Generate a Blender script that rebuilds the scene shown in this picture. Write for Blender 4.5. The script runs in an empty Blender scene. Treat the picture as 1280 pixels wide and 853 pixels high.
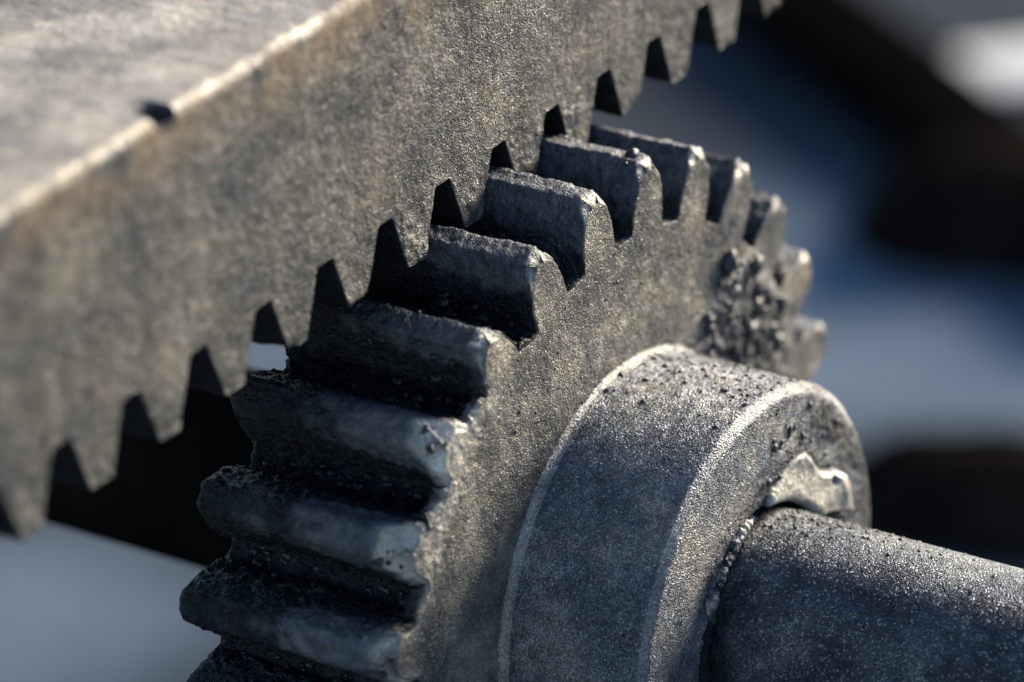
import bpy, math, random
import numpy as np
from mathutils import Matrix, Vector

# ------------------------------------------------------------------ camera / light
S = 0.01            # one gear module = 10 mm; geometry below is written in modules
H = 80.0            # height of the gear axis above the ground, in modules
sc = bpy.context.scene
COL = sc.collection

RIGHT = np.array([0.84503899, 0.53316543, -0.04054293])
DOWN = np.array([0.20939134, -0.39973361, -0.8923947])
FWD = np.array([-0.49200038, 0.74561898, -0.44943071])
CAM = np.array([62.80046918, -101.21072692, 68.60745093])
FPX = 5336.756
cd = bpy.data.cameras.new("camera")
cam = bpy.data.objects.new("camera", cd)
COL.objects.link(cam)
cd.sensor_width = 36.0
cd.lens = FPX / 1280 * 36.0
cd.clip_start = 0.05
cd.clip_end = 200.0
m = Matrix.Identity(4)
for i in range(3):
    m[i][0] = RIGHT[i]; m[i][1] = -DOWN[i]; m[i][2] = -FWD[i]
m.translation = Vector((CAM[0] * S, CAM[1] * S, (CAM[2] + H) * S))
cam.matrix_world = m
cd.dof.use_dof = True
cd.dof.focus_distance = 130.0 * S
cd.dof.aperture_fstop = 5.0
cd.dof.aperture_blades = 0
sc.camera = cam

SUN = np.array([0.215, 1.0, 0.33]); SUN /= np.linalg.norm(SUN)
w = bpy.data.worlds.new("World"); sc.world = w; w.use_nodes = True
nt = w.node_tree
bg = nt.nodes["Background"]
sky = nt.nodes.new("ShaderNodeTexSky"); sky.sky_type = 'NISHITA'; sky.sun_disc = False
sky.sun_elevation = math.asin(SUN[2]); sky.sun_rotation = math.atan2(SUN[0], SUN[1])
sky.air_density = 1.0; sky.dust_density = 0.0; sky.altitude = 1500.0; sky.ozone_density = 1.9
nt.links.new(sky.outputs[0], bg.inputs[0]); bg.inputs[1].default_value = 0.10
sl = bpy.data.lights.new("sun", 'SUN'); sl.energy = 5.0; sl.angle = math.radians(28.0); sl.color = (1.0, 0.86, 0.66)
so = bpy.data.objects.new("sun", sl); COL.objects.link(so)
so.rotation_euler = Vector(SUN).to_track_quat('Z', 'Y').to_euler()
so.location = tuple(SUN * 3)
sc.view_settings.view_transform = 'Standard'; sc.view_settings.look = 'None'
sc.view_settings.exposure = 1.3; sc.view_settings.gamma = 1.0; sc.view_settings.use_curve_mapping = False
sc.render.engine = 'CYCLES'
sc.cycles.use_denoising = True
sc.cycles.max_bounces = 6
sc.cycles.sample_clamp_indirect = 2.0
sc.cycles.caustics_reflective = False
sc.cycles.caustics_refractive = False

# ------------------------------------------------------------------ numpy noise
def _hash(ix, iy, iz, seed):
    h = (ix.astype(np.uint32) * np.uint32(374761393) + iy.astype(np.uint32) * np.uint32(668265263)
         + iz.astype(np.uint32) * np.uint32(2147483647) + np.uint32(seed * 974711 & 0xffffffff))
    h = (h ^ (h >> np.uint32(13))) * np.uint32(1274126177)
    h = (h ^ (h >> np.uint32(15))) * np.uint32(2246822519)
    return h ^ (h >> np.uint32(16))

def noise(P, freq, seed=0):
    """gradient noise, about -1..1"""
    Q = P * freq
    F = np.floor(Q); I = F.astype(np.int64); f = Q - F
    u = f * f * f * (f * (f * 6 - 15) + 10)
    out = np.zeros(len(P))
    for dx in (0, 1):
        for dy in (0, 1):
            for dz in (0, 1):
                h = _hash(I[:, 0] + dx, I[:, 1] + dy, I[:, 2] + dz, seed)
                gx = ((h & np.uint32(1023)).astype(float) / 511.5 - 1)
                gy = (((h >> np.uint32(10)) & np.uint32(1023)).astype(float) / 511.5 - 1)
                gz = (((h >> np.uint32(20)) & np.uint32(1023)).astype(float) / 511.5 - 1)
                d = gx * (f[:, 0] - dx) + gy * (f[:, 1] - dy) + gz * (f[:, 2] - dz)
                wx = u[:, 0] if dx else 1 - u[:, 0]
                wy = u[:, 1] if dy else 1 - u[:, 1]
                wz = u[:, 2] if dz else 1 - u[:, 2]
                out += d * wx * wy * wz
    return out * 1.3

def fbm(P, freq, octv, seed=0, gain=0.5):
    o = np.zeros(len(P)); a = 1.0; t = 0
    for k in range(octv):
        o += a * noise(P, freq * 2.03 ** k, seed + 17 * k); t += a; a *= gain
    return o / t

def ridged(P, freq, octv, seed=0):
    o = np.zeros(len(P)); a = 1.0; t = 0
    for k in range(octv):
        o += a * (1 - 2 * np.abs(noise(P, freq * 2.03 ** k, seed + 31 * k))); t += a; a *= 0.5
    return o / t

def sm(x, a, b):
    t = np.clip((x - a) / (b - a), 0, 1)
    return t * t * (3 - 2 * t)

# ------------------------------------------------------------------ materials
def nodes_of(name):
    mt = bpy.data.materials.new(name); mt.use_nodes = True
    return mt, mt.node_tree, mt.node_tree.nodes["Principled BSDF"]

class NB:
    def __init__(s, nt): s.nt = nt
    def n(s, t, **kw):
        x = s.nt.nodes.new(t)
        for k, v in kw.items(): setattr(x, k, v)
        return x
    def l(s, a, b): s.nt.links.new(a, b)
    def noise(s, co, scale, detail=3, rough=0.55, dist=0.0):
        x = s.n("ShaderNodeTexNoise"); s.l(co, x.inputs["Vector"])
        x.inputs["Scale"].default_value = scale; x.inputs["Detail"].default_value = detail
        x.inputs["Roughness"].default_value = rough; x.inputs["Distortion"].default_value = dist
        return x.outputs["Fac"]
    def ramp(s, fac, stops):
        x = s.n("ShaderNodeValToRGB"); s.l(fac, x.inputs[0])
        e = x.color_ramp.elements
        while len(e) < len(stops): e.new(0.5)
        for i, (p, c) in enumerate(stops):
            e[i].position = p; e[i].color = (c[0], c[1], c[2], 1) if hasattr(c, '__len__') else (c, c, c, 1)
        return x.outputs[0]
    def mixc(s, f, a, b, mode='MIX'):
        x = s.n("ShaderNodeMix", data_type='RGBA', blend_type=mode)
        for sock, v in ((x.inputs[0], f), (x.inputs[6], a), (x.inputs[7], b)):
            if hasattr(v, 'links'): s.l(v, sock)
            else: sock.default_value = v if not hasattr(v, '__len__') else (*v, 1)
        return x.outputs[2]
    def mixf(s, f, a, b):
        x = s.n("ShaderNodeMix", data_type='FLOAT')
        for sock, v in ((x.inputs[0], f), (x.inputs[2], a), (x.inputs[3], b)):
            if hasattr(v, 'links'): s.l(v, sock)
            else: sock.default_value = v
        return x.outputs[0]
    def math(s, op, a, b=None):
        x = s.n("ShaderNodeMath", operation=op)
        for sock, v in ((x.inputs[0], a), (x.inputs[1], b)):
            if v is None: continue
            if hasattr(v, 'links'): s.l(v, sock)
            else: sock.default_value = v
        return x.outputs[0]
    def attr(s, name):
        x = s.n("ShaderNodeAttribute"); x.attribute_name = name
        return x.outputs["Fac"]
    def bump(s, h, strength, dist, nrm=None):
        x = s.n("ShaderNodeBump"); s.l(h, x.inputs["Height"])
        x.inputs["Strength"].default_value = strength; x.inputs["Distance"].default_value = dist
        if nrm is not None: s.l(nrm, x.inputs["Normal"])
        return x.outputs[0]

def steel_material(name, dark, mid, warm, rough=0.5, metallic=0.75, grain=0.5, rust_warm=0.0, grain_scale=1400, streak=(1, 1, 1), speck=0.7, relief=0.4):
    """oily, gritty cast steel; attributes: grease (black coat, also painted shade in gaps), worn (bare bright metal, also painted sun glare), rust"""
    mt, nt, bs = nodes_of(name); b = NB(nt)
    co = b.n("ShaderNodeTexCoord").outputs["Object"]
    big = b.noise(co, 38, 3, 0.62)
    med = b.noise(co, 190, 3, 0.65)
    fine = b.noise(co, grain_scale, 1, 0.6)
    vor = b.n("ShaderNodeTexVoronoi"); b.l(co, vor.inputs["Vector"]); vor.inputs["Scale"].default_value = grain_scale * 1.3
    c = b.ramp(big, [(0.34, dark), (0.5, mid), (0.66, warm)])
    c2 = b.ramp(med, [(0.3, 0.45), (0.6, 1.0), (0.75, 1.25)])
    c = b.mixc(0.75, c, c2, 'MULTIPLY')
    mp = b.n("ShaderNodeMapping"); b.l(co, mp.inputs["Vector"]); mp.inputs["Scale"].default_value = streak
    c = b.mixc(0.55, c, b.ramp(b.noise(mp.outputs[0], 100, 2, 0.6), [(0.34, 0.6), (0.5, 1.0), (0.66, 1.12)]), 'MULTIPLY')
    spk = b.ramp(fine, [(0.30, 0.5), (0.5, 1.0), (0.70, 1.6)])
    c = b.mixc(speck, c, spk, 'MULTIPLY')
    sep = b.n("ShaderNodeSeparateColor"); b.l(vor.outputs["Color"], sep.inputs[0])
    c = b.mixc(b.ramp(sep.outputs[0], [(0.90, 0.0), (0.95, 0.42 * speck)]), c, (0.60, 0.59, 0.57))  # scattered pale grains: sparkling glints put into the base colour
    ru = b.attr("rust_warm")
    c = b.mixc(ru, c, b.ramp(med, [(0.3, (0.12, 0.075, 0.045)), (0.7, (0.34, 0.24, 0.15))]))
    fi = b.attr("sky_tint")
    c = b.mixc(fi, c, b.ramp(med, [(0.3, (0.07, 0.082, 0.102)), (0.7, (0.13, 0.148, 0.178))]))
    wo = b.attr("worn_lit")
    c = b.mixc(wo, c, b.mixc(0.8, b.ramp(fine, [(0.3, (0.46, 0.42, 0.355)), (0.65, (0.70, 0.64, 0.54))]), b.ramp(big, [(0.34, 0.5), (0.5, 0.85), (0.64, 1.15)]), 'MULTIPLY'))
    gr = b.attr("grease_shade")
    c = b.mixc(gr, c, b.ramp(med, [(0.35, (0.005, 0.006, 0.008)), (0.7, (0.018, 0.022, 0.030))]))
    b.l(c, bs.inputs["Base Color"])
    r = b.ramp(med, [(0.3, rough + 0.16), (0.7, rough - 0.08)])
    r = b.mixf(ru, r, 0.85); r = b.mixf(gr, r, b.ramp(fine, [(0.3, 0.52), (0.7, 0.28)]))
    b.l(r, bs.inputs["Roughness"])
    me = b.mixf(wo, metallic, 0.3); me = b.mixf(gr, me, 0.0); me = b.mixf(ru, me, 0.1)
    b.l(me, bs.inputs["Metallic"])
    b.l(b.mixf(gr, 0.5, 0.3), bs.inputs["Specular IOR Level"])
    # every grain is a little tilted facet, so some of them catch the sun
    vm = b.n("ShaderNodeVectorMath", operation='MULTIPLY_ADD')
    b.l(vor.outputs["Color"], vm.inputs[0]); vm.inputs[1].default_value = (grain, grain, grain)
    vm.inputs[2].default_value = (-grain / 2, -grain / 2, -grain / 2)
    va = b.n("ShaderNodeVectorMath", operation='ADD'); b.l(vm.outputs[0], va.inputs[0])
    b.l(b.n("ShaderNodeNewGeometry").outputs["Normal"], va.inputs[1])
    vn = b.n("ShaderNodeVectorMath", operation='NORMALIZE'); b.l(va.outputs[0], vn.inputs[0])
    gn = b.noise(co, 420, 3, 0.7)
    smooth_ = b.mixf(wo, 1.0, 0.35)
    hgt = b.math('ADD', b.math('MULTIPLY', med, 0.0008), b.math('MULTIPLY', smooth_, b.math('ADD', b.math('MULTIPLY', fine, 0.00042 * relief), b.math('MULTIPLY', vor.outputs['Distance'], -0.0007 * relief))))
    hgt = b.math('ADD', hgt, b.math('MULTIPLY', b.math('MULTIPLY', gn, b.math('MAXIMUM', gr, b.math('MULTIPLY', fi, 0.45))), 0.0036))
    n3 = b.bump(hgt, 1.0, 1.0, vn.outputs[0])
    b.l(n3, bs.inputs["Normal"])
    return mt

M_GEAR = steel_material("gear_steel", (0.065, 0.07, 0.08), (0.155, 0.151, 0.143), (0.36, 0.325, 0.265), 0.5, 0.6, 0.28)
M_HUB = steel_material("hub_steel", (0.11, 0.127, 0.155), (0.17, 0.187, 0.215), (0.28, 0.277, 0.265), 0.44, 0.7, 0.45, speck=1.0, relief=0.68)
M_SHAFT = steel_material("shaft_steel", (0.045, 0.056, 0.075), (0.075, 0.09, 0.118), (0.15, 0.16, 0.17), 0.42, 0.7, 0.48, speck=1.0, relief=0.68)
M_RACK = steel_material("rack_steel", (0.085, 0.088, 0.094), (0.148, 0.143, 0.133), (0.25, 0.231, 0.197), 0.5, 0.6, 0.26, grain_scale=1250, streak=(1, 1.2, 0.12))

def grit_material(name, a, bcol, rough):
    mt, nt, bs = nodes_of(name); b = NB(nt)
    co = b.n("ShaderNodeTexCoord").outputs["Object"]
    f = b.noise(co, 300, 3)
    b.l(b.ramp(f, [(0.3, a), (0.7, bcol)]), bs.inputs["Base Color"])
    bs.inputs["Roughness"].default_value = rough
    b.l(b.bump(b.noise(co, 900, 2), 0.5, 0.0004), bs.inputs["Normal"])
    return mt
M_GRIT = grit_material("dried_grease_grit", (0.009, 0.012, 0.016), (0.038, 0.045, 0.056), 0.5)
M_BLACK = grit_material("black_grease", (0.004, 0.0045, 0.006), (0.016, 0.018, 0.022), 0.42)
M_CRUST = grit_material("pale_crust", (0.22, 0.20, 0.17), (0.62, 0.57, 0.48), 0.5)

# ------------------------------------------------------------------ mesh helpers
def empty(name, loc, label, cat, group=None):
    o = bpy.data.objects.new(name, None); COL.objects.link(o)
    o.location = loc; o.empty_display_size = 0.02
    o["label"] = label; o["category"] = cat
    if group: o["group"] = group
    return o

def mesh_obj(name, V, F, mat, parent=None, normals=None, attrs=None, smooth=True):
    """V in modules, local to the parent"""
    me = bpy.data.meshes.new(name)
    V = np.asarray(V, float) * S
    F = np.asarray(F)
    k = F.shape[1]
    me.vertices.add(len(V)); me.vertices.foreach_set("co", V.ravel())
    me.loops.add(F.size); me.loops.foreach_set("vertex_index", F.ravel().astype(np.int32))
    me.polygons.add(len(F))
    me.polygons.foreach_set("loop_start", np.arange(0, F.size, k, dtype=np.int32))
    me.polygons.foreach_set("use_smooth", np.full(len(F), smooth))
    me.update(calc_edges=True)
    for nme, a in (attrs or {}).items():
        at = me.attributes.new(nme, 'FLOAT', 'POINT'); at.data.foreach_set("value", np.asarray(a, np.float32))
    if normals is not None:
        me.normals_split_custom_set_from_vertices(normals.astype(np.float32).tolist())
    me.materials.append(mat)
    o = bpy.data.objects.new(name, me); COL.objects.link(o)
    if parent is not None: o.parent = parent
    return o

def vnormals(V, F):
    n = np.zeros_like(V)
    a = V[F[:, 2]] - V[F[:, 0]]; b = V[F[:, 3]] - V[F[:, 1]]
    fn = np.cross(a, b)
    for k in range(4):
        np.add.at(n, F[:, k], fn)
    l = np.linalg.norm(n, axis=1, keepdims=True)
    return n / np.where(l < 1e-12, 1, l)

def sub_mesh(V, Nn, attrs, F):
    idx, inv = np.unique(F, return_inverse=True)
    return V[idx], inv.reshape(F.shape), Nn[idx], {k: a[idx] for k, a in attrs.items()}

def grid_faces(nu, nv, wrap_u=False):
    u = np.arange(nu if wrap_u else nu - 1); v = np.arange(nv - 1)
    U, Vv = np.meshgrid(u, v, indexing='ij')
    U2 = (U + 1) % nu
    a = U * nv + Vv; b = U2 * nv + Vv
    return np.stack([a, b, b + 1, a + 1], -1).reshape(-1, 4)

# ------------------------------------------------------------------ ground and background
def unproject(px, py, axis, val):
    d = FWD + RIGHT * (px - 640) / FPX + DOWN * (py - 426.5) / FPX
    t = (val - CAM[axis]) / d[axis]
    return CAM + d * t

def ground_material():
    mt, nt, bs = nodes_of("pale_yard_ground"); b = NB(nt)
    co = b.n("ShaderNodeTexCoord").outputs["Object"]
    big = b.noise(co, 2.2, 4, 0.55, 0.4); f = b.noise(co, 60, 4)
    c = b.ramp(big, [(0.35, (0.026, 0.034, 0.044)), (0.65, (0.06, 0.075, 0.093))])
    c = b.mixc(b.attr("pale"), c, b.ramp(big, [(0.3, (0.085, 0.12, 0.165)), (0.65, (0.15, 0.195, 0.25))]))
    c = b.mixc(0.5, c, b.ramp(f, [(0.3, 0.6), (0.7, 1.1)]), 'MULTIPLY')
    b.l(c, bs.inputs["Base Color"]); bs.inputs["Roughness"].default_value = 0.9; bs.inputs["Specular IOR Level"].default_value = 0.05
    b.l(b.bump(f, 0.4, 0.01), bs.inputs["Normal"])
    return mt
def ground():
    n = 261
    t = np.linspace(-1, 1, n); t = np.sign(t) * np.abs(t) ** 3.0 * 60
    X, Y = np.meshgrid(t, t, indexing='ij')
    P = np.stack([X.ravel(), Y.ravel(), np.zeros(n * n)], 1)
    P[:, 2] = 0.015 * fbm(P, 1.3, 3, 5) * (np.hypot(P[:, 0], P[:, 1]) < 8)
    # pale patches: sunlit stretches of ground put into the colour
    pale = np.zeros(len(P)); wob = 1 + 0.5 * fbm(P, 3.0, 3, 61)
    for px, py, r in ((20, 770, 0.13), (180, 740, 0.06), (330, 450, 0.10), (1075, 420, 0.16), (1210, 480, 0.14), (980, 300, 0.12), (1330, 500, 0.15)):
        c = unproject(px, py, 2, -H)[:2] * S
        pale = np.maximum(pale, sm(-np.hypot(P[:, 0] - c[0], P[:, 1] - c[1]) * wob, -r * 1.3, -r * 0.6))
    o = mesh_obj("ground", P / S, grid_faces(n, n), ground_material(), attrs=dict(pale=pale))
    o["kind"] = "structure"
    return o
ground()

def dark_material(name, a, bcol, rough):
    mt, nt, bs = nodes_of(name); b = NB(nt)
    co = b.n("ShaderNodeTexCoord").outputs["Object"]
    b.l(b.ramp(b.noise(co, 12, 4), [(0.35, a), (0.7, bcol)]), bs.inputs["Base Color"])
    bs.inputs["Roughness"].default_value = rough; bs.inputs["Specular IOR Level"].default_value = 0.0
    b.l(b.bump(b.noise(co, 80, 3), 0.4, 0.004), bs.inputs["Normal"])
    return mt
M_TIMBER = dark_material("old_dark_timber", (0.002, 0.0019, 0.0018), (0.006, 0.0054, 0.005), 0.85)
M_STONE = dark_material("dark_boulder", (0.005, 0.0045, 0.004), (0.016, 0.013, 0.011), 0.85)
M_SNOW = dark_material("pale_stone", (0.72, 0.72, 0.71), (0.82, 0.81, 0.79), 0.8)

def timber(p0, p1, width, height, label, z0=0.0):
    """rough squared log from p0 to p1 (ground points, modules, z up from the ground)"""
    p0 = np.array(p0, float); p1 = np.array(p1, float); L = np.linalg.norm(p1 - p0); ax = (p1 - p0) / L
    sd = np.array([-ax[1], ax[0]])
    sec = [(math.cos(t), math.sin(t)) for t in np.linspace(0, 2 * math.pi, 28, endpoint=False)]
    sec = np.array([(np.sign(c) * abs(c) ** 0.45 * width / 2, np.sign(q) * abs(q) ** 0.45 * height / 2 + height / 2) for c, q in sec])
    n = 36; V = []
    for k in range(n + 1):
        t = k / n; e = 1 - 0.12 * (t < 0.01 or t > 0.99)
        c = p0 + ax * L * t
        for (a, b2) in sec:
            V.append((*(c + sd * a * e), z0 + b2 * e))
    V = np.array(V); nS = len(sec)
    V = V + 1.2 * np.stack([fbm(V, 0.06, 3, 200 + i) for i in range(3)], 1) * [1, 1, 0.4]
    mid = np.array([*((p0 + p1) / 2), 0.0])
    F = []
    for k in range(n):
        for q in range(nS): F.append((k * nS + q, k * nS + (q + 1) % nS, (k + 1) * nS + (q + 1) % nS, (k + 1) * nS + q))
    # end caps as fans of quads
    for k, base in ((0, 0), (1, n * nS)):
        for q in range(nS // 2 - 1):
            f = (base + q, base + q + 1, base + nS - 2 - q, base + nS - 1 - q)
            F.append(f[::-1] if k == 0 else f)
    o = mesh_obj("squared_log", V - mid, np.array(F), M_TIMBER)
    o.location = tuple(mid * S); o["label"] = label; o["category"] = "log"
    return o

def boulder(name, cx, cy, rx, ry, rz, rot, mat, label, cat, seed, group):
    n = 48; th = np.linspace(0, 2 * math.pi, n, endpoint=False); ph = np.linspace(0.02, math.pi - 0.02, 26)
    T, Pp = np.meshgrid(th, ph, indexing='ij')
    D = np.stack([np.sin(Pp) * np.cos(T), np.sin(Pp) * np.sin(T), np.cos(Pp)], -1).reshape(-1, 3)
    r = 1 + 0.35 * fbm(D, 1.1, 4, seed) + 0.12 * ridged(D, 2.0, 2, seed + 3)
    V = D * r[:, None] * (rx, ry, rz)
    V[:, 2] = np.where(V[:, 2] < 0, V[:, 2] * 0.25, V[:, 2])
    c, q = math.cos(rot), math.sin(rot)
    V = np.stack([V[:, 0] * c - V[:, 1] * q, V[:, 0] * q + V[:, 1] * c, V[:, 2]], 1)
    F = grid_faces(n, len(ph), True)[:, ::-1]
    o = mesh_obj(name, V, F, mat)
    o.location = (cx * S, cy * S, 0.0); o["label"] = label; o["category"] = cat
    if group: o["group"] = group
    return o

def G(px, py, h=0.0):
    """ground point seen at a photo pixel (modules)"""
    return unproject(px, py, 2, -H + h)[:2]

def background():
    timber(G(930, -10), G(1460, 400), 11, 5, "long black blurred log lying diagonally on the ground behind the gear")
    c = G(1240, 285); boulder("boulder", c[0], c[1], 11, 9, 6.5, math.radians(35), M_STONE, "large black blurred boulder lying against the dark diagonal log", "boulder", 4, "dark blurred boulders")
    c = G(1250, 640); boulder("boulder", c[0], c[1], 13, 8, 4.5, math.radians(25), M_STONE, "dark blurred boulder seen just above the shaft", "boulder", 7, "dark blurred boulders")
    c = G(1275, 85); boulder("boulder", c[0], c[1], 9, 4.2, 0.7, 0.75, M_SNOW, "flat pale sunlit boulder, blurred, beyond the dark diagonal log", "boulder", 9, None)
background()

# ------------------------------------------------------------------ the gear
NT = 26; RP = NT / 2.0; RA = 1.0; RD = 1.25; TH0 = 0.04416; GW = 7.46; RC = 7.48; LC = 5.02; RS = 3.5
PITCH = 2 * math.pi / NT
def tooth_outline(M):
    """one pitch, gap centre to gap centre: (radius, angle) resampled by arc length"""
    rb = RP * math.cos(math.radians(20)); inv = lambda a: math.tan(a) - a
    a0 = inv(math.radians(20))
    pts = []
    half = []
    rr = np.linspace(RP - RD, RP + RA, 60)
    for r in rr:
        al = math.acos(min(1, rb / r)) if r > rb else 0.0
        psi = math.pi / (2 * NT) + a0 - inv(al)
        half.append((r, psi))
    psi0 = half[0][1]
    left = [(RP - RD, -PITCH / 2 + (PITCH / 2 - psi0) * k / 12) for k in range(12)] + [(r, -p) for r, p in half]
    ptip = half[-1][1]
    top = [(RP + RA, -ptip + 2 * ptip * k / 14) for k in range(1, 14)]
    right = [(r, -a) for r, a in reversed(left)]
    P = np.array(left + top + right)
    XY = np.stack([P[:, 0] * np.sin(P[:, 1]), P[:, 0] * np.cos(P[:, 1])], 1)
    def resample(XY, n):
        s = np.r_[0, np.cumsum(np.linalg.norm(np.diff(XY, axis=0), axis=1))]
        t = np.linspace(0, s[-1], n)
        return np.stack([np.interp(t, s, XY[:, i]) for i in (0, 1)], 1)
    XY = resample(XY, 600)
    # round corners: tip small, root larger
    def smooth(XY, k):
        ker = np.hanning(k + 2)[1:-1]; ker /= ker.sum()
        pad = k // 2
        # extend by neighbouring pitches for periodic smoothing
        def rotp(Q, a): return np.stack([Q[:, 0] * math.cos(a) + Q[:, 1] * math.sin(a), -Q[:, 0] * math.sin(a) + Q[:, 1] * math.cos(a)], 1)
        E = np.concatenate([rotp(XY, -PITCH)[-pad - 1:-1], XY, rotp(XY, PITCH)[1:pad + 1]])
        return np.stack([np.convolve(E[:, i], ker, 'valid') for i in (0, 1)], 1)[:len(XY)]
    A = smooth(XY, 11); B = smooth(XY, 61)
    wgt = sm(np.hypot(XY[:, 0], XY[:, 1]), RP - 0.6, RP + 0.1)[:, None]
    XY = A * wgt + B * (1 - wgt)
    XY = resample(XY, M + 1)
    r = np.hypot(XY[:, 0], XY[:, 1]); a = np.arctan2(XY[:, 0], XY[:, 1])
    return r[:-1], a[:-1]

def build_gear():
    g = empty("pinion_gear", (0, 0, H * S), "large greasy steel spur gear under the toothed rack, broad round hub on its face", "gear")
    M = 84
    r0, a0 = tooth_outline(M)
    teeth_no = np.arange(NT)           # tooth number t has centre angle TH0+(t-5.5)*PITCH => numbers run with the photo, left to right
    ang = (np.concatenate([a0 + TH0 + (t - 5.5) * PITCH for t in teeth_no]))
    rad = np.tile(r0, NT)
    nU = len(ang)
    o2 = np.stack([rad * np.sin(ang), rad * np.cos(ang)], 1)
    tan = np.roll(o2, -1, 0) - np.roll(o2, 1, 0)
    tan /= np.linalg.norm(tan, axis=1, keepdims=True)
    nrm = np.stack([-tan[:, 1], tan[:, 0]], 1)        # outward for increasing angle from z to y
    sgn = np.sign((nrm * o2).sum(1).mean()); nrm *= sgn
    tipw = sm(rad, RP + 0.3, RP + RA - 0.05)
    RI = 11.25
    ring_ang = np.concatenate([(np.arange(M) / M - 0.5) * PITCH + TH0 + (t - 5.5) * PITCH for t in teeth_no])
    per_tooth = np.repeat(teeth_no, M)
    tooth_ang = TH0 + (per_tooth - 5.5) * PITCH
    # chamfer at the front corner, larger on tooth tops; the teeth out on the left are knocked about
    batter = sm(-np.degrees(tooth_ang), 28, 42) * sm(np.degrees(tooth_ang), -82, -70)
    cham = 0.06 + 0.26 * tipw + 0.06 * batter + 0.22 * batter * tipw      # inset
    chx = 0.06 + 0.26 * tipw + 0.10 * batter + 0.75 * batter * tipw * (1 + 0.5 * noise(np.column_stack([o2, np.zeros(nU)]), 0.5, 6))   # along the axis
    rings = []      # (V (nU,3), base normal (nU,3), section)
    def ring(y2, x, n3, part): rings.append((np.column_stack([x if hasattr(x, '__len__') else np.full(nU, x), y2]), n3, part))
    X = np.array([1.0, 0, 0]); lat = np.column_stack([np.zeros(nU), nrm])
    # hard cake closing the front ends of the gaps on the left, flush with the face
    fillr = np.zeros(nU)
    for ga, gr_ in ((-80.5, 12.2), (-66.7, 12.5), (-52.85, 12.85), (-39.0, 12.6), (-25.2, 11.95)):
        q = (np.degrees(ang) - ga) / 6.5
        fillr = np.maximum(fillr, (gr_ - 0.35 * q) * (np.abs(q) < 1))
    fillr = fillr + 0.28 * noise(np.column_stack([o2 * 1.0, np.zeros(nU)]), 1.1, 8)
    def filled(w_):
        want = np.maximum(rad, fillr)
        want = rad + (want - rad) * w_
        return o2 * (want / rad)[:, None]
    o2f = filled(1.0)
    # back face
    for r in (RC * 0.5, RC, RI):
        ring(np.stack([r * np.sin(ring_ang), r * np.cos(ring_ang)], 1), -GW, np.tile(-X, (nU, 1)), 'disc')
    ring(o2 - nrm * 0.1, -GW, np.tile(-X, (nU, 1)), 'tooth')
    # lateral
    nx = 120
    for k in range(nx):
        t = k / (nx - 1)
        x = -GW + 0.08 + t * (GW - 0.08)
        xr = x - chx * t ** 6
        wx_ = float(sm(np.array(x), -0.95 , -0.25))
        ring(filled(wx_), xr, lat, 'tooth')
    for k in range(1, 12):
        t = k / 12; th = t * math.pi / 2
        q = 0.85 * t + 0.15 * math.sin(th); q2 = 0.85 * t + 0.15 * (1 - math.cos(th))
        n3 = lat * math.cos(th) + X * math.sin(th)
        ring(o2f - nrm * (cham * q2)[:, None], -chx * (1 - q), n3, 'tooth')
    in2 = o2f - nrm * cham[:, None]
    ri2 = np.stack([RI * np.sin(ring_ang), RI * np.cos(ring_ang)], 1)
    nf = 26
    for k in range(nf + 1):
        t = k / nf
        ring(in2 * (1 - t) + ri2 * t, 0.0, np.tile(X, (nU, 1)), 'tooth' if k < nf else 'disc')
    nd = 56
    for k in range(1, nd + 1):
        r = RI + (RC - 0.3 - RI) * k / nd
        ring(np.stack([r * np.sin(ring_ang), r * np.cos(ring_ang)], 1), 0.0, np.tile(X, (nU, 1)), 'disc')
    nJ = len(rings)
    V = np.stack([r[0] for r in rings], 1).reshape(-1, 3)      # (nU,nJ,3)
    BN = np.stack([r[1] for r in rings], 1).reshape(-1, 3)
    F = grid_faces(nU, nJ, True)
    # ---- masks
    x, y, z = V.T
    r = np.hypot(y, z); a = np.degrees(np.arctan2(y, z))
    front = BN[:, 0]
    latm = 1 - np.clip(front, 0, 1)
    TA = np.repeat(np.degrees(tooth_ang), nJ)
    left = sm(-a, 10, 34)                                  # the run of teeth leaving the rack
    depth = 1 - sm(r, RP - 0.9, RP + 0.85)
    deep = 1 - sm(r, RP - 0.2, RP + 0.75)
    n_lo = fbm(V, 0.55, 3, 3); n_mid = fbm(V, 1.7, 4, 9); n_hi = fbm(V, 5.0, 3, 21)
    rd = ridged(V * np.array([0.55, 1, 1]), 1.5, 4, 40)
    grease_shade = latm * np.clip(0.10 + 0.55 * depth + left * (0.85 * deep + 0.35 * n_lo + 0.5 * sm(-x + 2.5 * n_lo + 1.5 * n_mid, -0.5, 7.0)) + 0.55 * n_mid + 0.25 * sm(-x, 1.5, 4.5), 0, 1)
    grease_shade = sm(grease_shade, 0.15, 0.85)
    # displacement
    d = 0.018 * n_hi + 0.02 * n_mid
    thick = latm * left * (0.35 + 0.65 * sm(n_lo, -0.5, 0.4)) * (0.3 + 0.7 * np.maximum(deep, sm(-a, 34, 46)))
    d = d + thick * ((0.05 + 0.30 * depth) * rd * sm(n_mid, -0.5, 0.6) + 0.08 * n_mid + (0.09 + 0.10 * deep) * n_hi + 0.04 * fbm(V, 8.0, 2, 23) + 0.10 * depth)
    d = d + latm * (1 - left) * (0.045 * n_mid + 0.03 * n_hi * (0.4 + depth) + 0.10 * depth * sm(-x, 1, 3.5) * (0.5 + n_mid))
    # ragged skin of grease hanging over the shoulders of the cleaner teeth
    skin = latm * (1 - sm(-a, 30, 40)) * sm(fbm(V, 1.0, 4, 58), 0.02, 0.14) * sm(r, 12.5, 13.3)
    d = d + 0.055 * skin + 0.03 * skin * n_hi
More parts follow.
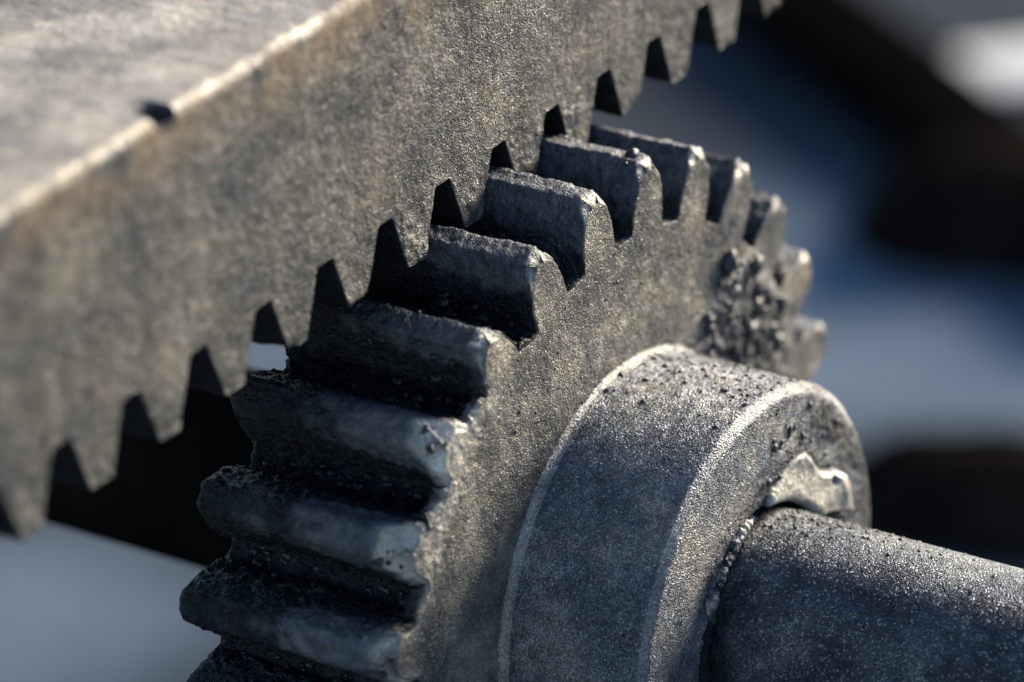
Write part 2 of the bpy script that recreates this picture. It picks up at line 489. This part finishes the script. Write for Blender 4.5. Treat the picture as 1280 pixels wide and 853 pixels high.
    # thick coat rounding off the near teeth
    d = d + 0.13 * latm * sm(-a, 34, 46) * sm(r, RP - 0.5, RP + 0.3)
    # smeared, burred front ends of the three teeth on the left
    bz = sm(a, -70, -60) * sm(-a, 33, 40) * sm(r, 11.2, 12.2)
    bx = sm(x, -1.3, -0.3)
    d = d + bz * bx * (0.09 * fbm(V * np.array([0.5, 1, 1]), 0.9, 4, 77) + 0.05 * rd + 0.03 * n_hi)
    worn_lit = np.clip(bz * np.maximum(sm(x, -0.6, -0.2), sm(front, 0.05, 0.25)) * sm(fbm(V * np.array([0.5, 1, 1]), 0.8, 4, 55), -0.5, 0.15), 0, 1) * sm(r, 11.6, 12.5) * (0.7 + 0.3 * sm(front, 0.05, 0.2) * sm(-front, -0.97, -0.85))
    # bright knocked corners elsewhere: the chamfer ring
    edge = np.clip(1 - np.abs(front - 0.6) / 0.42, 0, 1) * (front > 0.12)
    worn_lit = np.maximum(worn_lit, edge * sm(r, RP - 0.2, RP + 0.8) * sm(n_mid, -0.35, 0.2) * 0.75)
    grease_shade = grease_shade * (1 - worn_lit)
    # caked patch on the far side of the face
    pc = unproject(935, 395, 0, 0.0)
    dist = np.hypot(y - pc[1], (z - pc[2])) + 1.3 * n_lo + 0.6 * n_mid
    cake = sm(-dist, -3.4, -1.6) * np.clip(front, 0, 1)
    cake = np.maximum(cake, sm(a, 52, 66) * sm(r, 9, 10.5) * np.clip(front, 0, 1) * 0.5) * (1 - 0.9 * sm(r, 11.0, 11.9))
    d = d + cake * (0.30 * fbm(V, 1.5, 4, 12) + 0.10 * ridged(V, 2.3, 2, 14) + 0.12)
    grease_shade = np.maximum(grease_shade, cake * sm(n_mid, -0.6, 0.0) * 0.8)
    cake_tint = cake
    # scratches round the face
    V2 = V + BN * d[:, None]
    rust_warm = np.clip(sm(n_lo, 0.1, 0.6), 0, 1) * 0.25 * np.clip(front, 0, 1)
    Nn = vnormals(V2, F)
    if (Nn * BN).sum(1).mean() < 0:
        F = F[:, ::-1]; Nn = -Nn
    attrs = dict(grease_shade=grease_shade, worn_lit=worn_lit, rust_warm=rust_warm, sky_tint=np.maximum(latm * 0.85, cake_tint))  # tooth sides tinted bluish: sky light put into colour
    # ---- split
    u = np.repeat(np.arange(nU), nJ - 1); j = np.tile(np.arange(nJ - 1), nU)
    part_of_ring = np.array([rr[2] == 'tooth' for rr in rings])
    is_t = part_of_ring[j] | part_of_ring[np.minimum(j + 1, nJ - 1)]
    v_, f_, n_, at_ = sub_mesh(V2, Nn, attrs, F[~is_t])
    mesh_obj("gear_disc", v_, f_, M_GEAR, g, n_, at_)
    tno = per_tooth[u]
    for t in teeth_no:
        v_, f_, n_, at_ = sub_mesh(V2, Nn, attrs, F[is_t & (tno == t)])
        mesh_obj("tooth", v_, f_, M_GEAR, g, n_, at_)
    return g

def revolve(profile, nA, seed, dispf, attrf, mat, name, parent, a_range=None):
    """profile: list of (x, r) ; surface of revolution about X with displacement along its normal"""
    P = np.array(profile, float); nP = len(P)
    tn = np.gradient(P, axis=0); tn /= np.linalg.norm(tn, axis=1, keepdims=True)
    pn = np.stack([-tn[:, 1], tn[:, 0]], 1)      # (x, r) normal; profile runs in +x on the outside -> (-dr, dx)
    A = np.linspace(-math.pi, math.pi, nA, endpoint=False)
    V = np.stack([np.tile(P[:, 0], (nA, 1)), P[None, :, 1] * np.sin(A)[:, None], P[None, :, 1] * np.cos(A)[:, None]], -1).reshape(-1, 3)
    BN = np.stack([np.tile(pn[:, 0], (nA, 1)), pn[None, :, 1] * np.sin(A)[:, None], pn[None, :, 1] * np.cos(A)[:, None]], -1).reshape(-1, 3)
    F = grid_faces(nA, nP, True)
    V2 = V + BN * dispf(V, BN)[:, None]
    Nn = vnormals(V2, F)
    if (Nn * BN).sum(1).mean() < 0: F = F[:, ::-1]; Nn = -Nn
    return mesh_obj(name, V2, F, mat, parent, Nn, attrf(V, BN))

def seg(a, b, n): return [tuple(np.array(a) + (np.array(b) - np.array(a)) * k / n) for k in range(n)]
def arc(c, r, t0, t1, n): return [(c[0] + r * math.cos(math.radians(t0 + (t1 - t0) * k / n)), c[1] + r * math.sin(math.radians(t0 + (t1 - t0) * k / n))) for k in range(n)]

BORE = 3.82
def build_hub(g):
    prof = seg((-0.05, RC + 0.22), (0.02, RC + 0.20), 2) + arc((0.22, RC + 0.22), 0.22, 185, 262, 6) + seg((0.25, RC), (LC - 0.34, RC), 90)
    prof += seg((LC - 0.34, RC), (LC - 0.26, RC - 0.02), 2) + seg((LC - 0.26, RC - 0.02), (LC - 0.03, RC - 0.27), 8) + seg((LC - 0.03, RC - 0.27), (LC, RC - 0.36), 2)
    prof += seg((LC, RC - 0.36), (LC, BORE + 0.12), 60) + arc((LC - 0.12, BORE + 0.12), 0.12, 0, -90, 5) + seg((LC - 0.12, BORE), (LC - 1.2, BORE), 12)
    poly = np.array([unproject(px, py, 0, LC)[1:] for px, py in ((950, 650), (962, 618), (988, 575), (1004, 562), (1020, 588), (1044, 588), (1052, 638), (1025, 640), (990, 650))])
    hole = unproject(1031, 597, 0, LC)
    def flake_d(V, nm):
        """signed distance to the flake outline, negative inside"""
        p = V[:, 1:]; dmin = np.full(len(p), 1e9); ins = np.zeros(len(p), bool)
        for k in range(len(poly)):
            a, b2 = poly[k], poly[(k + 1) % len(poly)]; ab = b2 - a
            t = np.clip(((p - a) @ ab) / (ab @ ab), 0, 1)
            dmin = np.minimum(dmin, np.linalg.norm(p - a - t[:, None] * ab, axis=1))
            c = (a[1] > p[:, 1]) != (b2[1] > p[:, 1])
            xx = (b2[0] - a[0]) * (p[:, 1] - a[1]) / (b2[1] - a[1] + 1e-12) + a[0]
            ins ^= c & (p[:, 0] < xx)
        return np.where(ins, -dmin, dmin) + 0.09 * nm
    def patch(V): 
        ang = np.degrees(np.arctan2(V[:, 1], V[:, 2])); r = np.hypot(V[:, 1], V[:, 2])
        return ang, r
    def disp(V, BN):
        ang, r = patch(V)
        nm = fbm(V, 1.6, 4, 91); nh = fbm(V, 5.5, 3, 92)
        d = 0.022 * nh + 0.015 * nm
        face = np.clip(BN[:, 0], 0, 1)
        # crumbly dirt on the crown of the hub
        top = sm(ang, -14, 22) * (1 - face)
        d = d + top * (0.09 * np.clip(nm + 0.15, 0, 1) + 0.05 * nh)
        # sunken ring of scale round the bore
        d = d - face * sm(-r, -5.3, -4.6) * sm(ang, -75, -55) * 0.10
        # raised flake above the shaft, with a small hole
        fd = flake_d(V, nm)
        d = d + face * sm(-fd, -0.05, 0.12) * (0.09 + 0.20 * np.clip(poly[:, 1].max() - V[:, 2], 0, 2.2) + 0.045 * ridged(V * np.array([1, 1.6, 0.7]), 1.3, 3, 66))
        hd = np.hypot(V[:, 1] - hole[1], V[:, 2] - hole[2])
        d = d - face * 0.35 * sm(-hd, -0.22, -0.1)
        # broken crust on the rim of the bore
        rim = sm(-r, -BORE - 0.55, -BORE - 0.12) * sm(ang, -88, -70) * sm(-ang, 5, 20)
        d = d + face * rim * (0.16 * ridged(V, 1.9, 3, 71) + 0.10 * nm)
        return d
    def attr(V, BN):
        ang, r = patch(V)
        nm = fbm(V, 1.6, 4, 91); n2 = fbm(V, 0.8, 3, 44); face = np.clip(BN[:, 0], 0, 1)
        fd = flake_d(V, nm)
        hd = np.hypot(V[:, 1] - hole[1], V[:, 2] - hole[2])
        flake = face * sm(-fd, -0.03, 0.06) * sm(hd, 0.12, 0.22)
        rim = sm(-r, -BORE - 0.4, -BORE - 0.1) * sm(ang, -80, -60) * sm(-ang, 5, 20) * sm(nm, -0.1, 0.25) * face
        grease_shade = sm(-r, -5.0, -4.2) * face * sm(ang, -80, -50) * 0.7  # darker round the bore: shade of the sunken ring put into colour
        grease_shade = np.maximum(grease_shade, sm(-r, -3.9, -3.7) * (V[:, 0] > LC - 1.5))
        grease_shade = np.maximum(grease_shade, face * sm(ang, 18, 34) * sm(n2, -0.35, 0.25) * 0.75)
        grease_shade = np.maximum(grease_shade, (1 - face) * sm(ang, -20, 25) * sm(nm, 0.05, 0.4) * 0.7)
        grease_shade = np.maximum(grease_shade, face * sm(-fd, -0.75, -0.12) * 0.65 * sm(nm, -0.6, 0.1))  # dark surround of the flake: recess shade painted in
        cham = np.clip(1 - np.abs(BN[:, 0] - 0.75) / 0.2, 0, 1) * 0.2
        fil = ((V[:, 0] < 0.26) * 0.4)
        worn_lit = np.maximum(np.maximum(np.maximum(flake * 0.85, cham), fil), rim * 0.6)
        return dict(grease_shade=grease_shade * (1 - flake) * (1 - rim), worn_lit=worn_lit, rust_warm=face * sm(n2, 0.0, 0.5) * 0.2)
    return revolve(prof, 520, 3, disp, attr, M_HUB, "hub", g)

def build_shaft():
    t = empty("drive_shaft", (0, 0, H * S), "dark gritty steel shaft running out of the round gear hub", "shaft")
    prof = seg((-4.0, RS), (LC - 1.0, RS), 8) + seg((LC - 1.0, RS), (LC + 14, RS), 220) + seg((LC + 14, RS), (LC + 60, RS), 30)
    def disp(V, BN):
        nm = fbm(V, 1.4, 4, 31); nh = fbm(V, 6, 3, 32)
        ang = np.degrees(np.arctan2(V[:, 1], V[:, 2]))
        top = sm(ang, -5, 25) * sm(-V[:, 0], -LC - 5.0, -LC - 2.0)
        return 0.018 * nh + 0.012 * nm + top * (0.10 * np.clip(nm, 0, 1) + 0.05 * nh)
    def attr(V, BN):
        nm = fbm(V, 1.4, 4, 31); n2 = fbm(V, 0.7, 3, 35)
        ang = np.degrees(np.arctan2(V[:, 1], V[:, 2]))
        g = sm(-V[:, 0], -LC - 0.5, -LC - 0.1) * 0.8
        g = np.maximum(g, sm(-V[:, 0] + 0.5 * nm, -LC - 1.5, -LC - 0.3) * sm(-ang, 35, 60))  # shaft root blackened below: shade of the gap beside the hub painted in
        top = sm(ang, 5, 25) * sm(nm, 0.05, 0.3) * sm(-V[:, 0], -LC - 6.0, -LC - 2.0)
        return dict(grease_shade=np.maximum(np.maximum(g, top * 0.6), (V[:, 0] < -4) * 1.0), worn_lit=np.zeros(len(V)), rust_warm=np.zeros(len(V)))
    revolve(prof, 360, 3, disp, attr, M_SHAFT, "shaft_bar", t)
    # shaft behind the gear, blackened: shade under the rack put into colour
    shade_black = dark_material("shade_black_steel", (0.004, 0.0038, 0.0036), (0.014, 0.012, 0.010), 0.8)
    revolve(seg((-32, RS), (-3.9, RS), 90), 160, 3, lambda V, B: 0.03 * fbm(V, 1.2, 4, 37), lambda V, B: {}, shade_black, "rear_length", t)
    return t

# ---- crumbs: many little lumps of gritty grease, one mesh
def ico():
    import bmesh
    bm = bmesh.new(); bmesh.ops.create_icosphere(bm, subdivisions=2, radius=1.0)
    V = np.array([v.co[:] for v in bm.verts]); F = np.array([[v.index for v in f.verts] for f in bm.faces]); bm.free()
    return V, F
ICO_V, ICO_F = ico()
def lumps(name, pts, nrms, sizes, mat, parent, seed, flat=0.6, label=None):
    rng = np.random.default_rng(seed)
    VV, FF = [], []
    for k, (p, n, s) in enumerate(zip(pts, nrms, sizes)):
        q, _ = np.linalg.qr(rng.normal(size=(3, 3)))
        v = ICO_V @ q * (0.75 + 0.5 * rng.random(3))
        v = v * (1 + 0.85 * noise(v + k * 7.3, 1.5, seed))[:, None]
        h = v @ n
        v = v - np.outer(h * (1 - flat), n)
        VV.append(v * s + p); FF.append(ICO_F + k * len(ICO_V))
    o = mesh_obj(name, np.concatenate(VV), np.concatenate(FF), mat, parent)
    o["kind"] = "stuff"
    return o

def gear_crumbs(g, hub):
    rng = np.random.default_rng(5)
    P, Nn, Sz = [], [], []
    # along tooth edges and flanks
    for t in range(0, 9):
        ca = TH0 + (t - 5.5) * PITCH
        n = 40 if t < 4 else 14
        for k in range(n):
            x = -rng.random() * 4.2 - 0.1
            a = ca + rng.normal() * 0.045; r = RP + RA - 0.02 - 0.1 * rng.random() if abs(a - ca) < 0.03 else RP + 0.85
            if abs(a - ca) > 0.033: a = ca - 0.036; r = RP + 0.9 - rng.random() ** 2 * 0.6
            P.append((x, r * math.sin(a), r * math.cos(a))); Nn.append((0, math.sin(a), math.cos(a))); Sz.append(0.03 + (0.12 if t < 4 else 0.06) * rng.random() ** 2.5)
    # the lump sitting on the seventh tooth
    a = TH0 + 0.5 * PITCH + 0.005; P.append((-0.75, 14.05 * math.sin(a), 14.05 * math.cos(a))); Nn.append((0, 0, 1)); Sz.append(0.25)
    # black clumps squeezed into the gaps beside the rack
    P0, Nn0, Sz0 = P, Nn, Sz
    P, Nn, Sz = [], [], []
    for k in range(130):
        gq = rng.choice([2, 3, 3, 4, 4, 5, 6]); ca = TH0 + (gq - 5.0) * PITCH
        x = -3.4 + abs(rng.normal()) * (1.0 if gq < 5 else 0.5); a = ca + rng.normal() * 0.03
        r = RP - 1.1 + abs(a - ca) * 16 + 0.1 * rng.random()
        P.append((x, r * math.sin(a), r * math.cos(a))); Nn.append((0, math.sin(a), math.cos(a))); Sz.append(0.04 + 0.16 * rng.random() ** 2)
    for k in range(620):
        gq = rng.choice([-1, 0, 1, 2, 3]); ca = TH0 + (gq - 5.0) * PITCH
        x = rng.uniform(-7.0, -0.9); a = ca + rng.normal() * 0.045
        if abs(a - ca) > 0.085: continue
        r = RP - 1.12 + max(0.0, abs(a - ca) - 0.035) * 34
        P.append((x, r * math.sin(a), r * math.cos(a))); Nn.append((0, math.sin(a), math.cos(a))); Sz.append(0.03 + 0.13 * rng.random() ** 2.2)
    for gq in (1, 2, 3):                                   # ragged lip hanging under the tops of the near teeth
        ca = TH0 + (gq - 5.5) * PITCH; cl = [rng.uniform(-6, -0.8) for _ in range(6)]
        for k in range(110):
            x = rng.choice(cl) + rng.normal() * 0.35
            if x > -0.4 or x < -7.2: continue
            a = ca - 0.043 - 0.006 * rng.normal(); r = RP + 0.55 - 0.25 * abs(rng.normal())
            P.append((x, r * math.sin(a), r * math.cos(a))); Nn.append((0, math.sin(a - 0.9), math.cos(a - 0.9))); Sz.append(0.03 + 0.11 * rng.random() ** 2)
    lumps("grease_clumps", np.array(P), np.array(Nn, float), Sz, M_BLACK, g, 15, flat=0.45)
    P, Nn, Sz = P0, Nn0, Sz0
    # caked patch on the face
    pc = unproject(930, 395, 0, 0.0)
    for k in range(130):
        dy, dz = rng.normal(size=2) * (1.5, 1.3)
        y, z = pc[1] + dy, pc[2] + dz; r = math.hypot(y, z)
        if r < RC + 0.1 or r > 11.6: continue
        P.append((0.08, y, z)); Nn.append((1, 0, 0)); Sz.append(0.05 + 0.32 * rng.random() ** 2.4)
    for k in range(160):
        a = rng.uniform(-0.75, 1.0); r = rng.uniform(RC + 0.2, 12.5)
        P.append((0.01, r * math.sin(a), r * math.cos(a))); Nn.append((1, 0, 0)); Sz.append(0.015 + 0.04 * rng.random() ** 3)
    lumps("grease_crumbs", np.array(P), np.array(Nn, float), Sz, M_GRIT, g, 11)
    # hub crown and hub face
    P, Nn, Sz = [], [], []
    for k in range(300):
        a = math.radians(rng.normal(18, 16)); x = rng.uniform(0.1, LC - 0.3)
        P.append((x, RC * math.sin(a), RC * math.cos(a))); Nn.append((0, math.sin(a), math.cos(a))); Sz.append(0.025 + 0.085 * rng.random() ** 2.2)
    for k in range(60):
        a = math.radians(rng.uniform(5, 60)); r = rng.uniform(4.5, 6.9)
        P.append((LC, r * math.sin(a), r * math.cos(a))); Nn.append((1, 0, 0)); Sz.append(0.03 + 0.1 * rng.random() ** 2)
    lumps("hub_grit", np.array(P), np.array(Nn, float), Sz, M_GRIT, hub, 12)
    # broken crust round the bore: a ragged bead squeezed out between hub and shaft
    nA, nS = 420, 22
    A = np.radians(np.linspace(-100, -8, nA)); T = np.linspace(0, 2 * math.pi, nS, endpoint=False)
    one = np.zeros(nA)
    rt = 0.13 + 0.10 * fbm(np.column_stack([A * 6, one, one]), 1.0, 3, 301) + 0.05 * sm(-np.degrees(A), 30, 60)
    rt = np.clip(rt, 0.03, 1) * sm(-np.degrees(A), 8, 14) + 0.01
    rc = BORE - 0.02 + 0.10 * fbm(np.column_stack([A * 5, one + 9, one]), 1.0, 3, 305)
    C, Tt = np.meshgrid(np.arange(nA), T, indexing='ij')
    rr = rc[C] + rt[C] * np.cos(Tt); xx = LC - 0.02 + rt[C] * np.sin(Tt) * 0.8
    V = np.stack([xx, rr * np.sin(A[C]), rr * np.cos(A[C])], -1).reshape(-1, 3)
    BN = np.stack([np.sin(Tt), np.cos(Tt) * np.sin(A[C]), np.cos(Tt) * np.cos(A[C])], -1).reshape(-1, 3)
    V = V + BN * (0.10 * ridged(V, 2.4, 3, 311) + 0.07 * fbm(V, 6, 2, 312))[:, None]
    F = grid_faces(nA, nS); 
    F = np.concatenate([F, np.array([(k * nS + nS - 1, (k + 1) * nS + nS - 1, (k + 1) * nS, k * nS) for k in range(nA - 1)])])
    Nn = vnormals(V, F)
    if (Nn * BN).sum(1).mean() < 0: F = F[:, ::-1]; Nn = -Nn
    nm = fbm(V, 1.5, 3, 313)
    mesh_obj("bore_crust", V, F, M_HUB, hub, Nn, dict(grease_shade=np.maximum(sm(nm, -0.05, 0.25), sm(-np.degrees(np.arctan2(V[:, 1], V[:, 2])) + 12 * nm, 58, 66)), worn_lit=sm(-nm, -0.02, 0.25) * 0.7, rust_warm=np.zeros(len(V)), sky_tint=np.full(len(V), 0.5)))  # lower bead blackened: shade of the cavity below it put into colour

def shaft_crumbs(t):
    rng = np.random.default_rng(9)
    P, Nn, Sz = [], [], []
    for k in range(260):
        a = math.radians(rng.normal(18, 12)); x = LC + 0.3 + abs(rng.normal()) * 2.6
        P.append((x, RS * math.sin(a), RS * math.cos(a))); Nn.append((0, math.sin(a), math.cos(a))); Sz.append(0.02 + 0.06 * rng.random() ** 2)
    lumps("shaft_grit", np.array(P), np.array(Nn, float), Sz, M_GRIT, t, 21)

# ------------------------------------------------------------------ the rack
def build_rack():
    X0 = -3.493; TH = 19.0; ZT = 12.913; ZRt = 14.923; ZTOP = 22.41; ZI = 15.3
    Y0 = -2.568                       # gap k is centred at Y0 + pi*(k-6.5)
    g = empty("toothed_rack", (0, 0, H * S), "thick grey steel rack with pointed teeth lying across the gear", "rack")
    zp = 13 + 0.793; t20 = math.tan(math.radians(20))
    # one pitch from tooth centre to tooth centre with the gap in the middle
    M = 64
    hw = lambda z: math.pi / 4 + (z - zp) * -t20        # half gap width at height z
    pts = [(-math.pi / 2, ZT), (-hw(ZT), ZT), (-hw(ZRt), ZRt), (hw(ZRt), ZRt), (hw(ZT), ZT), (math.pi / 2, ZT)]
    pts = np.array(pts)
    def resample(XY, n):
        s = np.r_[0, np.cumsum(np.linalg.norm(np.diff(XY, axis=0), axis=1))]
        t = np.linspace(0, s[-1], n); return np.stack([np.interp(t, s, XY[:, i]) for i in (0, 1)], 1)
    XY = resample(pts, 400)
    ker = np.hanning(15)[1:-1]; ker /= ker.sum(); pad = 6
    E = np.concatenate([XY[-pad - 1:-1] - (math.pi, 0), XY, XY[1:pad + 1] + (math.pi, 0)])
    XY = np.stack([np.convolve(E[:, i], ker, 'valid') for i in (0, 1)], 1)
    XY = resample(XY, M + 1)[:-1]
    K0, K1 = -5, 22                    # gap numbers
    ks = np.arange(K0, K1)
    oy = np.concatenate([XY[:, 0] + Y0 + math.pi * (k - 6.5) for k in ks]); oz = np.tile(XY[:, 1], len(ks))
    nU = len(oy)
    # part numbering: tooth between gap k and k+1
    tooth_no = np.floor((oy - Y0) / math.pi + 6.5).astype(int)
    o2 = np.stack([oy, oz], 1)
    tan = np.gradient(o2, axis=0); tan /= np.linalg.norm(tan, axis=1, keepdims=True)
    nrm = np.stack([tan[:, 1], -tan[:, 0]], 1)          # pointing down, out of the metal
    uy = np.linspace(oy[0], oy[-1], nU)
    X = np.array([1.0, 0, 0]); lat = np.column_stack([np.zeros(nU), nrm])
    rings = []
    def ring(y2, x, n3, part): rings.append((np.column_stack([np.full(nU, x), y2]), n3, part))
    up = np.tile(np.array([0, 0, 1.0]), (nU, 1)); Xn = np.tile(X, (nU, 1))
    ring(np.stack([uy, np.full(nU, ZTOP)], 1), X0 - TH, -Xn, 'body'); ring(np.stack([uy, np.full(nU, ZI)], 1), X0 - TH, -Xn, 'body')
    ring(o2 - nrm * 0.05, X0 - TH, -Xn, 'tooth')
    for k in range(40):
        t = k / 39; t = 1 - (1 - t) ** 2
        ring(o2, X0 - TH + 0.05 + t * (TH - 0.05 - 0.06), lat, 'tooth')
    for k in range(1, 4):
        th = k / 4 * math.pi / 2
        ring(o2 - nrm * 0.06 * (1 - math.cos(th)), X0 - 0.06 * (1 - math.sin(th)), lat * math.cos(th) + X * math.sin(th), 'tooth')
    in2 = o2 - nrm * 0.06
    zi = np.stack([uy, np.full(nU, ZI)], 1)
    for k in range(25):
        t = k / 24
        ring(in2 * (1 - t) + zi * t, X0, Xn, 'tooth' if k < 24 else 'body')
    CH = 0.38
    for k in range(1, 71):
        z = ZI + (ZTOP - CH - ZI) * k / 70
        ring(np.stack([uy, np.full(nU, z)], 1), X0, Xn, 'body')
    for k in range(1, 9):
        th = k / 8 * math.pi / 2
        ring(np.stack([uy, np.full(nU, ZTOP - CH + CH * math.sin(th))], 1), X0 - CH * (1 - math.cos(th)), Xn * math.cos(th) + up * math.sin(th), 'body')
    for k in range(1, 61):
        ring(np.stack([uy, np.full(nU, ZTOP)], 1), X0 - CH - (TH - CH) * k / 60, up, 'body')
    nJ = len(rings)
    V = np.stack([r[0] for r in rings], 1).reshape(-1, 3); BN = np.stack([r[1] for r in rings], 1).reshape(-1, 3)
    F = grid_faces(nU, nJ)
    x, y, z = V.T
    n_lo = fbm(V, 0.35, 3, 103); n_mid = fbm(V, 1.5, 4, 109); n_hi = fbm(V, 4.5, 2, 121)
    d = 0.018 * n_hi + 0.02 * n_mid + 0.02 * n_lo
    edge = np.clip(1 - np.abs(z - (ZTOP - 0.1)) / 0.6, 0, 1) * sm(x, X0 - 1.0, X0 - 0.2)
    d = d + edge * (0.08 * fbm(V, 0.8, 3, 133))
    # chip knocked out of the upper edge
    pc = unproject(188, 140, 2, ZTOP - 0.1)
    q = np.sqrt(((y - pc[1]) / 0.5) ** 2 + ((z - ZTOP) / 0.42) ** 2 + ((x - X0 + 0.25) / 0.8) ** 2)
    d = d - 0.6 * sm(-q, -1.0, -0.55)
    # grease squeezed out at the mesh
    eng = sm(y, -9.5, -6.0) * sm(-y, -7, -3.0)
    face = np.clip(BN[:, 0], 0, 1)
    gre_shade = eng * sm(-z, -15.6, -14.2) * sm(n_mid, -0.1, 0.35) * (0.35 + 0.65 * (1 - face))
    gre_shade = np.maximum(gre_shade, (1 - face) * (z < 15.2) * 1.0)  # gap walls blackened throughout: shade between the rack teeth put into colour
    gre_shade = np.maximum(gre_shade, sm(-q, -1.15, -0.9) * 0.9)
    d = d + eng * sm(-z, -15.4, -14.2) * 0.05 * n_mid
    d = d + sm(-z, -14.0, -13.0) * (0.09 * fbm(V, 0.9, 4, 151) + 0.03 * n_hi) - 0.10 * sm(-z, -13.15, -12.95) * sm(fbm(V, 0.7, 3, 152), 0.0, 0.25)
    V2 = V + BN * d[:, None]
    Nn = vnormals(V2, F)
    if (Nn * BN).sum(1).mean() < 0: F = F[:, ::-1]; Nn = -Nn
    rust_warm = np.clip(sm(n_lo + 0.35 * n_mid, 0.05, 0.55) * 0.14 + face * sm(z, ZTOP - 2.6, ZTOP - 0.5) * sm(fbm(V, 0.5, 3, 140), -0.25, 0.3) * 0.75, 0, 0.85)
    rust_warm = np.maximum(rust_warm, np.clip(BN[:, 2], 0, 1) * (0.18 + 0.4 * sm(n_lo + 0.4 * n_mid, -0.2, 0.4)) * (1 - face))  # top face browned as well: warm sunlight put into colour
    worn_lit = np.clip(BN[:, 2], 0, 1) * (0.8 + 0.2 * np.clip(BN[:, 0] * 1.6, 0, 1)) * (0.3 + 0.6 * sm(n_mid + 1.5 * n_lo, -0.7, 0.7))  # top face and edge made pale: sun glare put into colour
    attrs = dict(grease_shade=gre_shade, worn_lit=worn_lit, rust_warm=rust_warm * (1 - gre_shade))
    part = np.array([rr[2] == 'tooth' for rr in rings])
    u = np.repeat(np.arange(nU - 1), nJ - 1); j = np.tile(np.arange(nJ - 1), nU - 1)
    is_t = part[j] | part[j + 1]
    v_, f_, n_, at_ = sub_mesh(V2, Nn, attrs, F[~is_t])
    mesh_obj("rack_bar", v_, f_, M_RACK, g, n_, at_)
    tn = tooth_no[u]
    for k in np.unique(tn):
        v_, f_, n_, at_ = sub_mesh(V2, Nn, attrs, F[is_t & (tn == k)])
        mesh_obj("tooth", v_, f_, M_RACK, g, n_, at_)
    return g

gear = build_gear()
hub = build_hub(gear)
gear_crumbs(gear, hub)
shaft = build_shaft()
shaft_crumbs(shaft)
build_rack()
